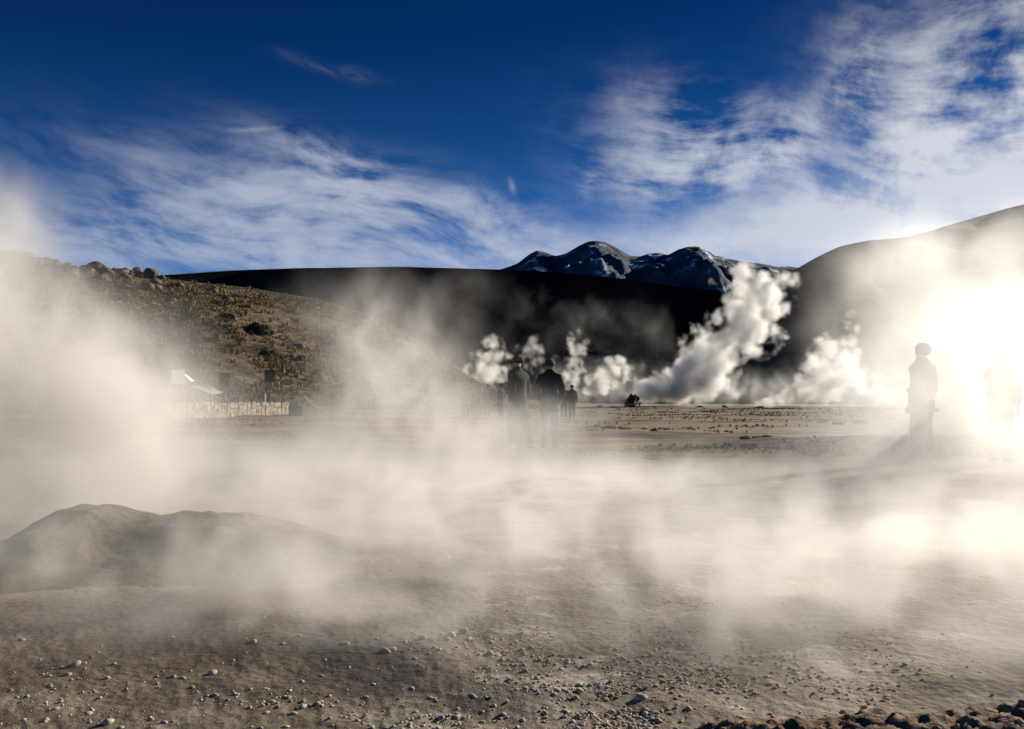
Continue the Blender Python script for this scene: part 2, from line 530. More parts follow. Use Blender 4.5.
left_sky = [(-420, 225), (-100, 252), (0, 263), (40, 262), (80, 268), (120, 273), (165, 279), (250, 288), (320, 299), (380, 319), (430, 348), (470, 376), (510, 396), (540, 402)]
HP, Hpx, HT = ridge('left_hill', M['hill'], left_sky, lambda q: np.interp(q, [-420, 200, 540], [40, 47, 80]), lambda q: np.interp(q, [-420, 0, 250, 540], [125, 120, 125, 110]), 260, 420, 190, 1.6, 5, -420, 540, power=1.05, sink=0.5, nscale=0.09)
dark_sky = [(-500, 300), (0, 284), (165, 275), (230, 270.5), (300, 268), (400, 267), (500, 269.5), (560, 272), (620, 278), (680, 286), (740, 293), (790, 292), (860, 300), (1000, 330), (1300, 380)]
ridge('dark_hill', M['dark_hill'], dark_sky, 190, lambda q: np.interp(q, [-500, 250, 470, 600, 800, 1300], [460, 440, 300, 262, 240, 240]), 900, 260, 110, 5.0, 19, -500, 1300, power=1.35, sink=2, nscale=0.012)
right_sky = [(690, 399), (730, 350), (765, 290), (790, 272), (815, 258), (840, 246), (870, 240), (900, 238), (930, 232), (960, 222), (1000, 210), (1024, 204), (1150, 175), (1400, 140), (1900, 130)]
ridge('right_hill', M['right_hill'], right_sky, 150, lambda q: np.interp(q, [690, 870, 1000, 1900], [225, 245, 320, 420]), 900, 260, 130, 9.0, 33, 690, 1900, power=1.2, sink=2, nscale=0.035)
mount_sky = [(300, 300), (420, 285), (480, 275), (500, 270), (518, 264), (530, 254), (537, 251), (545, 253), (556, 257), (566, 254), (578, 247), (588, 242), (596, 241), (606, 243), (618, 249), (630, 256), (640, 257), (648, 254), (658, 253), (668, 255), (678, 249), (688, 246.5), (698, 246), (706, 249), (716, 255), (730, 259), (745, 262), (770, 266), (800, 268), (860, 274), (1000, 300)]
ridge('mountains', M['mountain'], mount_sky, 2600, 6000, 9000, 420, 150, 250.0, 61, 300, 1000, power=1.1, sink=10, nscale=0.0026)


# ------------------------------------------------------------------ rocks
def rock_mesh(name, seed, sub=3, flat=0.75, rough=0.28):
    rng = random.Random(seed)
    bm = bmesh.new(); bmesh.ops.create_icosphere(bm, subdivisions=sub, radius=1.0)
    ph = [(rng.uniform(0, 6), rng.uniform(0, 6), rng.uniform(0, 6)) for _ in range(4)]
    cuts = []
    for _ in range(5):
        v = Vector((rng.gauss(0, 1), rng.gauss(0, 1), rng.gauss(0, 1))).normalized(); cuts.append((v, rng.uniform(0.62, 0.9)))
    for v in bm.verts:
        c = v.co.copy(); d = 1.0
        for k, q in enumerate(ph):
            f = 1.4 * 1.8 ** k
            d += rough / (1.7 ** k) * math.sin(c.x * f + q[0]) * math.sin(c.y * f + q[1]) * math.cos(c.z * f + q[2])
        c *= d
        for pn, pd in cuts:
            e = c.dot(pn) - pd
            if e > 0: c -= pn * e * 0.85
        c.z *= flat
        v.co = c
    me = bpy.data.meshes.new(name); bm.to_mesh(me); bm.free()
    me.polygons.foreach_set('use_smooth', [True] * len(me.polygons))
    return me


def hill_point(px, t):
    j = int(np.clip(np.searchsorted(Hpx, px), 0, len(Hpx) - 1)); i = int(np.argmin(np.abs(HT - t)))
    return Vector(HP[i, j])


rng = random.Random(3)
bms = []
for k in range(6):
    me = rock_mesh('boulder', 100 + k, 3, 0.8, 0.42); me.materials.append(M['boulder']); bms.append(me)
crest = [(8, 3.0), (22, 2.0), (36, 1.4), (47, 1.5), (56, 1.2), (64, 1.5), (73, 1.1), (82, 1.5), (95, 2.0), (106, 1.2), (113, 1.1), (120, 1.5), (129, 1.0), (141, 1.1), (150, 1.8), (160, 1.0), (-20, 2.2), (30, 1.6), (88, 1.2), (100, 1.6), (125, 1.3), (136, 1.6), (155, 1.2), (145, .9)]
for i, (px, s) in enumerate(crest):
    q = hill_point(px, 0.985 - rng.random() * 0.03)
    o = link('boulder', bms[i % 6]); o.location = q + Vector((0, 0, s * 0.3)); sc = s * 0.62
    o.scale = (sc * rng.uniform(0.9, 1.3), sc, sc * rng.uniform(0.8, 1.1)); o.rotation_euler = (rng.uniform(-.3, .3), rng.uniform(-.3, .3), rng.uniform(0, 6.3))
    big = s >= 1.8
    tag(o, 'large rounded brown boulder standing on the skyline of the left hill' if big else 'smaller brown boulder in the rocky row along the left hilltop', 'boulder', 'large boulders on the left hilltop' if big else 'small boulders on the left hilltop')
for i in range(46):
    px = rng.uniform(0, 300) if i > 20 else rng.uniform(20, 180); t = rng.uniform(0.35, 0.93) if i > 20 else rng.uniform(0.8, 0.95)
    q = hill_point(px, t); s = rng.uniform(0.35, 0.9)
    o = link('hillside_rock', bms[rng.randrange(6)]); o.location = q + Vector((0, 0, s * 0.2)); o.scale = (s * rng.uniform(.9, 1.3), s, s * rng.uniform(.7, 1.0))
    o.rotation_euler = (rng.uniform(-.3, .3), rng.uniform(-.3, .3), rng.uniform(0, 6.3))
    tag(o, 'small brown rock half buried in the dry slope of the left hill', 'rock', 'rocks on the left hillside')


# dry tussock grass over the left hill: uncountable ground cover, one object
def tuft_field():
    V, Fc = [], []
    r = random.Random(12)
    for k in range(15000):
        px = r.uniform(-60, 500); t = r.uniform(0.02, 0.985) ** 0.8
        q = hill_point(px, t)
        if fbm(np.array([q.x * 0.08]), np.array([q.y * 0.05]), 3, 0.5, 77)[0] < -0.25 and r.random() < 0.8: continue
        q = q + Vector((r.uniform(-.25, .25), r.uniform(-.3, .3), -0.03))
        s = r.uniform(0.18, 0.62) * (0.5 + 0.5 * min(1, q.y / 80))
        for b in range(7):
            a = r.uniform(0, 6.28); sp = r.uniform(0.25, 0.9) * s; h = s * r.uniform(0.6, 1.1); w = s * 0.22
            base = len(V)
            dx, dy = math.cos(a), math.sin(a)
            V += [q + Vector((-dy * w + dx * .1 * s, dx * w + dy * .1 * s, 0)), q + Vector((dy * w + dx * .1 * s, -dx * w + dy * .1 * s, 0)), q + Vector((dx * sp, dy * sp, h))]
            Fc.append((base, base + 1, base + 2))
    return mesh_from('grass', V, Fc, smooth=False)


def plain_tufts():
    V, Fc = [], []
    r = random.Random(31); n_ = 0
    while n_ < 6000:
        y = 13 + 60 * r.random() ** 1.4; x = r.uniform(-.62, .62) * y
        if fbm(np.array([x * 0.22]), np.array([y * 0.45]), 4, 0.55, 45 if r.random() < .6 else 49)[0] < 0.26: continue
        if x < -0.25 * y and y > 36: continue
        n_ += 1
        q = Vector((x, y, gz(x, y) - .01)); s = r.uniform(0.03, 0.11) * (0.7 + y / 60)
        for b in range(9):
            a = r.uniform(0, 6.28); sp = r.uniform(0.3, 1.1) * s; h = s * r.uniform(0.4, 1.0); w = s * 0.15; base = len(V); dx, dy = math.cos(a), math.sin(a)
            V += [q + Vector((-dy * w, dx * w, 0)), q + Vector((dy * w, -dx * w, 0)), q + Vector((dx * sp, dy * sp, h))]; Fc.append((base, base + 1, base + 2))
    return mesh_from('grass', V, Fc, smooth=False)


M['plain_tuft'] = simple_mat('withered_mat_grass', (0.11, 0.075, 0.036), (0.32, 0.22, 0.105), 0.9, 0.95, 0.0, 0.0, local=False)
o = link('grass', plain_tufts(), M['plain_tuft'])
tag(o, 'low withered brown grass dotted over the plain behind the mist', 'grass', kind='stuff')
o = link('grass', tuft_field(), M['tuft'])
tag(o, 'dry straw coloured tussock grass speckling the slope of the left hill', 'grass', kind='stuff')


def shrub(loc, w, h, seed, label, group=None):
    """Low dark cushion shrub: short woody stems and a ragged leafy crown."""
    r = random.Random(seed); root = empty('shrub', loc)
    V, Fc = [], []
    for k in range(420):
        a = r.uniform(0, 6.28); u = r.random() ** 0.5; zz = r.random() ** 0.7
        rr = w * u * math.sqrt(max(0.05, 1 - (zz * 0.95) ** 2)); lump = 1 + 0.25 * math.sin(a * 3 + seed) + 0.15 * math.sin(a * 7)
        c = Vector((math.cos(a) * rr * lump, math.sin(a) * rr * lump, 0.08 * h + zz * h * (1 + .15 * math.sin(a * 2 + seed))))
        s = w * r.uniform(0.10, 0.22)
        d1 = Vector((r.gauss(0, 1), r.gauss(0, 1), r.gauss(0, 1))).normalized() * s; d2 = Vector((r.gauss(0, 1), r.gauss(0, 1), r.gauss(0, 1))).normalized() * s
        b0 = len(V); V += [c - d1, c + d2, c + d1 * 0.7, c - d2 * 0.6]; Fc.append((b0, b0 + 1, b0 + 2, b0 + 3))
    link('crown', mesh_from('crown', V, Fc, False), M['shrub'], root)
    bm = bmesh.new()
    for k in range(6):
        a = k * 1.05 + r.random(); e = Vector((math.cos(a) * w * .3, math.sin(a) * w * .3, h * .45))
        q = e.normalized().to_track_quat('Z', 'Y').to_matrix().to_4x4()
        bmesh.ops.create_cone(bm, segments=6, radius1=w * .06, radius2=w * .02, depth=e.length, matrix=Matrix.Translation(e * 0.5) @ q)
    me = bpy.data.meshes.new('stem'); bm.to_mesh(me); bm.free()
    link('stem', me, M['twig'], root)
    tag(root, label, 'shrub', group)
    return root


def hill_loc(px, py):
    """Where the hill's surface is seen at a direction, by walking down its rows."""
    j = int(np.clip(np.searchsorted(Hpx, px), 0, len(Hpx) - 1)); col = HP[:, j]
    yy = HY - (col[:, 2] - CAMH) / col[:, 1] * FPX
    i = int(np.argmin(np.abs(yy[:len(HT) * 5 // 6] - py))); return Vector(col[i])


shrub(hill_loc(255, 333), 2.0, 0.75, 4, 'dark low cushion shrub alone in the middle of the left hillside')
q = at_d(632, 399, 92); shrub((q.x, q.y, gz(q.x, q.y) - 0.22), 0.95, 1.3, 9, 'dark rounded bush at the foot of the tall far steam plume')
for i, (px, py) in enumerate([(190, 318), (330, 345), (140, 300), (375, 360), (300, 360), (85, 296)]):
    shrub(hill_loc(px, py), rng.uniform(0.5, 0.9), rng.uniform(0.3, 0.5), 20 + i, 'small dark shrub on the dry slope of the left hill', 'small shrubs on the left hillside')


# ------------------------------------------------------------------ geyser mound in the left foreground
def mound():
    n1, n2 = 220, 150
    xs = np.linspace(-4.6, -0.2, n1); ys = np.linspace(3.3, 6.6, n2)
    XX, YY = np.meshgrid(xs, ys)

    def bl(cx, cy, rx, ry, h, pw=1.0):
        d = ((XX - cx) / rx) ** 2 + ((YY - cy) / ry) ** 2
        return h * np.exp(-d ** pw)
    Z = bl(-2.58, 4.75, 0.33, 0.60, 0.215, 1.1) + bl(-1.75, 4.95, 0.64, 0.66, 0.225, 1.4) + bl(-2.9, 4.9, 0.60, 0.75, 0.075) + bl(-2.1, 4.5, 0.85, 0.55, 0.055)
    Z = Z * (1 + 0.16 * fbm(XX * 2.2, YY * 2.2, 5, 0.55, 91))
    Z = Z + 0.034 * fbm(XX * 6, YY * 6, 5, 0.62, 17) * sstep(0.02, 0.2, Z) + 0.010 * np.abs(fbm(XX * 18, YY * 18, 3, 0.6, 5)) * sstep(0.02, 0.2, Z)
    # a small dark vent hollow on the near face
    Z = Z - 0.06 * np.exp(-(((XX + 1.98) / 0.13) ** 2 + ((YY - 4.42) / 0.10) ** 2))
    Z = Z + ground_h(XX, YY) - 0.03
    return grid_mesh('geyser_mound', np.stack([XX, YY, Z], axis=-1))


o = link('geyser_mound', mound(), M['mound'])
tag(o, 'low grey brown geyser mound with yellow sulphur crust steaming at the left', 'mound')


# ------------------------------------------------------------------ soil bank at the bottom right
def bank():
    n1, n2 = 320, 110
    xs = np.linspace(0.15, 2.9, n1); ys = np.linspace(1.35, 2.45, n2)
    XX, YY = np.meshgrid(xs, ys)
    cyl = 1.92 + 0.05 * np.sin(XX * 3.0) + 0.03 * fbm(XX * 2, XX * 0, 3, 0.5, 9)
    top = np.interp(XX, [0.15, 0.45, 0.65, 0.9, 1.3, 1.8, 2.9], [-0.03, 0.115, 0.165, 0.205, 0.250, 0.285, 0.32])
    d = (YY - cyl) / np.where(YY > cyl, 0.20, 0.42)
    Z = top * np.exp(-np.abs(d) ** 2.2)
    lump = np.maximum(0, fbm(XX * 5.5, YY * 5.5, 2, 0.5, 71)) * 0.026 + np.maximum(0, fbm(XX * 14, YY * 14, 3, 0.6, 72)) * 0.022 + 0.012 * fbm(XX * 40, YY * 40, 3, 0.6, 73)
    Z = Z + lump * sstep(0.01, 0.1, Z) - 0.03
    return grid_mesh('soil_bank', np.stack([XX, YY, Z], axis=-1))


o = link('soil_bank', bank(), M['bank']); tag(o, kind='structure')
clod = []
for k in range(4):
    me = rock_mesh('soil_clod', 300 + k, 3, 0.8, 0.35); me.materials.append(M['bank']); clod.append(me)
dg = bpy.context.evaluated_depsgraph_get(); dg.update()
bank_o = o
for i in range(20):
    x = rng.uniform(0.5, 1.6); y = rng.uniform(1.78, 2.12)
    ok, hit, nn, _ = bank_o.ray_cast(Vector((x, y, 2)), Vector((0, 0, -1)))
    if not ok: continue
    c = link('soil_clod', clod[i % 4]); s = rng.uniform(0.005, 0.013)
    c.location = hit + Vector((0, 0, s * 0.3)); c.scale = (s * 1.2, s, s); c.rotation_euler = (rng.random(), rng.random(), rng.uniform(0, 6))
    tag(c, 'crumbly reddish brown clod of earth on the soil bank at the front', 'clod', 'earth clods on the front soil bank')


# ------------------------------------------------------------------ pebbles and gravel
peb = []
for k in range(7):
    me = rock_mesh('pebble', 500 + k, 2, 0.72, 0.3); me.materials.append(M['pebble']); peb.append(me)
CL = [  # px, py, spread x, spread y, weight
    (470, 715, 110, 18, 5), (560, 700, 90, 20, 3), (690, 690, 90, 32, 7), (640, 720, 90, 14, 4), (760, 665, 70, 18, 2), (590, 668, 110, 25, 1.8),
    (460, 640, 60, 14, 1.2), (520, 655, 50, 12, 1), (810, 660, 40, 8, .7), (200, 690, 120, 20, 1.0), (60, 690, 60, 18, .5), (250, 640, 70, 6, .4),
    (860, 690, 60, 14, .6), (330, 700, 50, 10, .8), (500, 610, 120, 12, .6), (690, 603, 45, 2, 1.1), (632, 606, 7, 5, .5), (600, 640, 260, 50, 2.2), (170, 720, 160, 10, .9)]
wts = [c[4] for c in CL]


def pebble_spot(r):
    c = r.choices(CL, wts)[0]
    while True:
        px, py = r.gauss(c[0], c[2]), r.gauss(c[1], c[3])
        if py > 590: break
    # pull towards the crooked little lines pebbles gather in
    x, y = at(px, py)
    return x, y


r = random.Random(21)
cands = []
while len(cands) < 5600:
    x, y = pebble_spot(r)
    v = fbm(np.array([x * 3.4]), np.array([y * 6.0]), 4, 0.6, 29)[0]
    if v < 0.02 and r.random() < 0.86: continue
    if y < 1.9: continue
    s = 0.0022 + 0.0072 * r.random() ** 4.2
    cands.append((s / y, x, y, s))
for px, py, s in [(386, 653, .020), (392, 652, .016), (422, 640, .019), (452, 637, .016), (462, 634, .018), (470, 640, .014), (448, 640, .015), (22, 645, .014), (75, 671, .018), (212, 676, .014), (345, 645, .016), (254, 646, .012), (490, 655, .017), (497, 655, .014), (108, 727, .016), (580, 690, .014), (640, 700, .018)]:
    x, y = at(px, py); cands.append((9.0, x, y, s))
cands.sort(reverse=True)
for k, (_, x, y, s) in enumerate(cands[:300]):
    o = link('pebble', peb[k % 7]); o.location = (x, y, gz(x, y) + s * 0.12)
    o.scale = (s * r.uniform(.9, 1.5), s * r.uniform(.9, 1.2), s * r.uniform(.8, 1.1)); o.rotation_euler = (r.uniform(-.4, .4), r.uniform(-.4, .4), r.uniform(0, 6.3))
    if k < 17: tag(o, 'larger pale pebble lying apart on the damp brown ground', 'pebble', 'larger lone pebbles')
    else: tag(o, 'small pale pebble among the scattered gravel of the foreground', 'pebble', 'pebbles of the foreground gravel')


def gravel():
    src = []
    for k in range(5):
        bm = bmesh.new(); bmesh.ops.create_icosphere(bm, subdivisions=1, radius=1.0)
        q = random.Random(k)
        for v in bm.verts: v.co *= q.uniform(0.72, 1.18); v.co.z *= 0.75
        bm.verts.ensure_lookup_table()
        src.append((np.array([v.co[:] for v in bm.verts]), np.array([[v.index for v in f.verts] for f in bm.faces]))); bm.free()
    Vs, Fs, off = [], [], 0
    arr = cands[300:]
    zz = ground_h(np.array([c[1] for c in arr]), np.array([c[2] for c in arr]))
    for k, (_, x, y, s) in enumerate(arr):
        v, f = src[k % 5]; a = r.uniform(0, 6.28); ca, sa = math.cos(a), math.sin(a)
        sx, sy = s * r.uniform(.8, 1.5), s * r.uniform(.8, 1.2)
        w = v * np.array([sx, sy, s]); w = np.stack([w[:, 0] * ca - w[:, 1] * sa + x, w[:, 0] * sa + w[:, 1] * ca + y, w[:, 2] + zz[k] + s * 0.08], axis=1)
        Vs.append(w); Fs.append(f + off); off += len(w)
    V = np.concatenate(Vs); Fc = np.concatenate(Fs)
    me = bpy.data.meshes.new('gravel'); me.vertices.add(len(V)); me.vertices.foreach_set('co', V.reshape(-1).astype(np.float32))
    me.loops.add(Fc.size); me.loops.foreach_set('vertex_index', Fc.reshape(-1).astype(np.int32))
    me.polygons.add(len(Fc)); me.polygons.foreach_set('loop_start', (np.arange(len(Fc)) * 3).astype(np.int32))
    me.polygons.foreach_set('use_smooth', np.full(len(Fc), True)); me.update(calc_edges=True)
    return me


o = link('gravel', gravel(), M['pebble']); tag(o, 'fine pale sinter gravel strewn over the foreground', 'gravel', kind='stuff')


# ------------------------------------------------------------------ wall and small structures by the left hill
def box(bm, x0, x1, y0, y1, z0, z1, bev=0.0):
    mtx = Matrix.Translation(((x0 + x1) / 2, (y0 + y1) / 2, (z0 + z1) / 2)) @ Matrix.Diagonal((x1 - x0, y1 - y0, z1 - z0, 1))
    res = bmesh.ops.create_cube(bm, size=1.0, matrix=mtx)
    if bev:
        ed = list({e for v in res['verts'] for e in v.link_edges})
        bmesh.ops.bevel(bm, geom=ed, offset=bev, segments=2, affect='EDGES')


def bm_obj(name, bm, mat, parent=None, smooth=False):
    me = bpy.data.meshes.new(name); bm.to_mesh(me); bm.free()
    if smooth: me.polygons.foreach_set('use_smooth', [True] * len(me.polygons))
    return link(name, me, mat, parent)


def rod(bm, a, b, r1, r2=None, seg=10):
    a, b = Vector(a), Vector(b); d = b - a
    q = d.normalized().to_track_quat('Z', 'Y').to_matrix().to_4x4()
    bmesh.ops.create_cone(bm, cap_ends=True, segments=seg, radius1=r1, radius2=r2 or r1, depth=d.length, matrix=Matrix.Translation((a + b) / 2) @ q)


# stone wall, standing on the plain and turned a little to the sun
a = at_d(160, 419, 37.5); bpt = at_d(288, 415.8, 45.5)
dv = Vector((bpt.x - a.x, bpt.y - a.y, 0)); L = dv.length
wall = empty('stone_wall', (a.x, a.y, gz(a.x, a.y) - 0.03), math.atan2(dv.y, dv.x))
tag(wall, 'low pale rubble stone wall half veiled by steam below the left hill', 'wall')
bm = bmesh.new(); wr = random.Random(5)
x = 0.0
while x < L - 0.05:
    w = min(wr.uniform(0.16, 0.42), L - x); z = 0.0; top = 0.76 + wr.uniform(-0.02, 0.05)
    while z < top - 0.03:
        h = min(wr.uniform(0.14, 0.34), top - z); dpt = wr.uniform(-0.025, 0.025)
        box(bm, x + 0.004, x + w - 0.004, -0.14 + dpt, 0.16 - dpt, z + 0.003, z + h - 0.003, 0.018); z += h
    x += w
bm_obj('stonework', bm, M['wall_stone'], wall)
bm = bmesh.new(); box(bm, 0.02, L - 0.02, -0.10, 0.12, -0.05, 0.72); bm_obj('mortar_core', bm, M['dark_wood'], wall)

# white square sign board
q = at_d(178, 370, 46.0); zg = hill_loc(178, 397).z
sb = empty('sign_board', (q.x, q.y, 0.0), R(52))
bm = bmesh.new(); box(bm, -0.42, 0.42, -0.03, 0.0, q.z - 0.80, q.z + 0.02, 0.01); bm_obj('board', bm, M['white_paint'], sb)
for sx in (-0.25, 0.25):
    bm = bmesh.new(); rod(bm, (sx, 0.04, -0.4), (sx, 0.04, q.z - 0.05), 0.035); bm_obj('post', bm, M['grey_metal'], sb)
tag(sb, 'plain square white sign board on posts at the edge of the left steam', 'sign board')

# little white ridge tent
q = at_d(184, 381, 47.0)
tent = empty('tent', (q.x, q.y, 0.0), R(8))
prof_ = [(-0.02, .44), (.48, .02), (.48, -.02), (-.06, -.02)]
bm = bmesh.new(); f_ = [bm.verts.new((x_, -.45, q.z + z_)) for x_, z_ in prof_]; k_ = [bm.verts.new((x_, .45, q.z + z_)) for x_, z_ in prof_]
bm.faces.new(f_); bm.faces.new(k_[::-1])
for i in range(4): bm.faces.new((f_[i], k_[i], k_[(i + 1) % 4], f_[(i + 1) % 4]))
bmesh.ops.recalc_face_normals(bm, faces=bm.faces)
bm_obj('canopy', bm, M['canvas'], tent)
for sx in (.0, .44):
    for sy in (-.4, .4):
        bm = bmesh.new(); rod(bm, (sx, sy, -0.1), (sx, sy, q.z), 0.025); bm_obj('pole', bm, M['grey_metal'], tent)
tag(tent, 'small white peaked canvas tent just right of the white sign board', 'tent')

# pale sheet roof on posts behind the wall
q = at_d(204, 392, 43.5)
sh = empty('shelter', (q.x, q.y, 0.0), R(-6))
V = [(-0.75, -0.6, q.z + .22), (0.05, -0.7, q.z + .18), (0.72, -0.6, q.z - .12), (0.72, 0.7, q.z + .02), (0.1, 0.7, q.z + .36), (-0.75, 0.7, q.z + .38)]
bm = bmesh.new(); t_ = [bm.verts.new(v) for v in V]; u_ = [bm.verts.new((v[0], v[1], v[2] - .05)) for v in V]
bm.faces.new(t_); bm.faces.new(u_[::-1])
for i in range(6): bm.faces.new((t_[i], u_[i], u_[(i + 1) % 6], t_[(i + 1) % 6]))
bmesh.ops.recalc_face_normals(bm, faces=bm.faces)
bm_obj('roof', bm, M['sheet'], sh)
for sx, sy in ((-.65, -.5), (.62, -.5), (-.65, .6), (.62, .6)):
    bm = bmesh.new(); rod(bm, (sx, sy, -.3), (sx, sy, q.z - .07), 0.04); bm_obj('post', bm, M['grey_metal'], sh)
tag(sh, 'low shelter with a pale sloping sheet roof behind the left end of the stone wall', 'shelter')


def green_panel(px, py, d, w, h, label):
    q = at_d(px, py, d); z0 = hill_loc(px, py + 24).z
    o = empty('panel', (q.x, q.y, 0), R(5))
    bm = bmesh.new(); box(bm, -w / 2, w / 2, -0.03, 0.0, q.z - h / 2, q.z + h / 2, 0.01); bm_obj('board', bm, M['green_paint'], o)
    bm = bmesh.new(); rod(bm, (0, 0.05, -0.3), (0, 0.05, q.z + h * .45), 0.04); bm_obj('post', bm, M['dark_wood'], o)
    tag(o, label, 'board')


green_panel(270, 376, 47.0, 0.62, 0.72, 'dark green board on a post above the right end of the stone wall')
green_panel(224, 380, 46.5, 0.55, 0.9, 'dark green board on a post behind the middle of the stone wall')
for px, top, d, lab in [(265, 394, 47.5, 'short pale post standing behind the stone wall near its right end'), (222, 384, 46.2, 'thin dark pole behind the wall beside the pale roof'), (230, 388, 46.4, 'thin dark pole behind the wall, a step right of the pale roof')]:
    q = at_d(px, top, d); bm = bmesh.new(); rr_ = 0.035 if lab.startswith('short pale') else 0.012
    rod(bm, (0, 0, -0.2), (0, 0, q.z), rr_); rod(bm, (0, 0, q.z), (0, 0, q.z + .02), rr_ * 1.3)
    o = bm_obj('post', bm, M['canvas'] if lab.startswith('short pale') else M['dark_wood']); o.location = (q.x, q.y, 0); o.name = 'pole'
    tag(o, lab, 'pole')
# bent pale pipe and dark trough right of the wall
cu = [at_d(x_, y_, 41) for x_, y_ in ((304, 396), (306, 399), (309, 402), (313, 405), (317, 407), (321, 408))]
bm = bmesh.new()
for u, v in zip(cu[:-1], cu[1:]): rod(bm, u, v, 0.05)
o = bm_obj('pipe', bm, M['canvas'], smooth=True); tag(o, 'bent pale pipe lying on the ground right of the stone wall', 'pipe')
q = at_d(297, 405, 41.5); bm = bmesh.new()
for bx in ((-.36, .36, -.25, -.2, 0, .5), (-.36, .36, .2, .25, 0, .5), (-.36, -.31, -.2, .2, 0, .5), (.31, .36, -.2, .2, 0, .5), (-.31, .31, -.2, .2, .0, .06)): box(bm, *bx)
o = bm_obj('trough', bm, M['dark_wood']); o.location = (q.x, q.y, gz(q.x, q.y) + 0.0); tag(o, 'dark wooden trough at the right end of the stone wall', 'trough')

for i, (px, py, s) in enumerate([(600, 404, .4), (612, 405, .35), (655, 403, .35), (700, 404, .4), (725, 405, .45), (760, 402, .4), (610, 428, .22), (625, 429, .25), (598, 427, .2), (655, 432, .16), (745, 439, .16), (757, 438, .15), (768, 439, .14), (860, 424, .3), (838, 426, .24), (735, 458, .13), (650, 460, .14)]):
    x, y = at(px, min(max(py, 408), 470)); o = link('rock', bms[i % 6]); o.location = (x, y, gz(x, y) + s * .15); s *= 0.75
    o.scale = (s * 1.6, s, s * .6); o.rotation_euler = (0, 0, rng.uniform(0, 6))
    tag(o, 'low dark rock on the straw coloured plain beyond the mist', 'rock', 'rocks on the far plain')


# ------------------------------------------------------------------ people
def skinned(name, joints, edges, mat, parent, root, sub=2):
    names = list(joints); me = bpy.data.meshes.new(name)
    me.from_pydata([joints[k][0] for k in names], [(names.index(a_), names.index(b_)) for a_, b_ in edges], [])
    o = bpy.data.objects.new(name, me); COL.objects.link(o)
    o.modifiers.new('skin', 'SKIN'); s = o.modifiers.new('sub', 'SUBSURF'); s.levels = sub; s.render_levels = sub
    sv_ = me.skin_vertices[0].data
    for i, k in enumerate(names):
        rr = joints[k][1]; sv_[i].radius = rr if isinstance(rr, tuple) else (rr, rr); sv_[i].use_root = (k == root)
    dg_ = bpy.context.evaluated_depsgraph_get(); dg_.update()
    nm = bpy.data.meshes.new_from_object(o.evaluated_get(dg_)); nm.name = name
    bpy.data.objects.remove(o)
    nm.materials.clear(); nm.materials.append(mat)
    nm.polygons.foreach_set('use_smooth', [True] * len(nm.polygons))
    c_ = bpy.data.objects.new(name, nm); COL.objects.link(c_); c_.parent = parent
    return c_


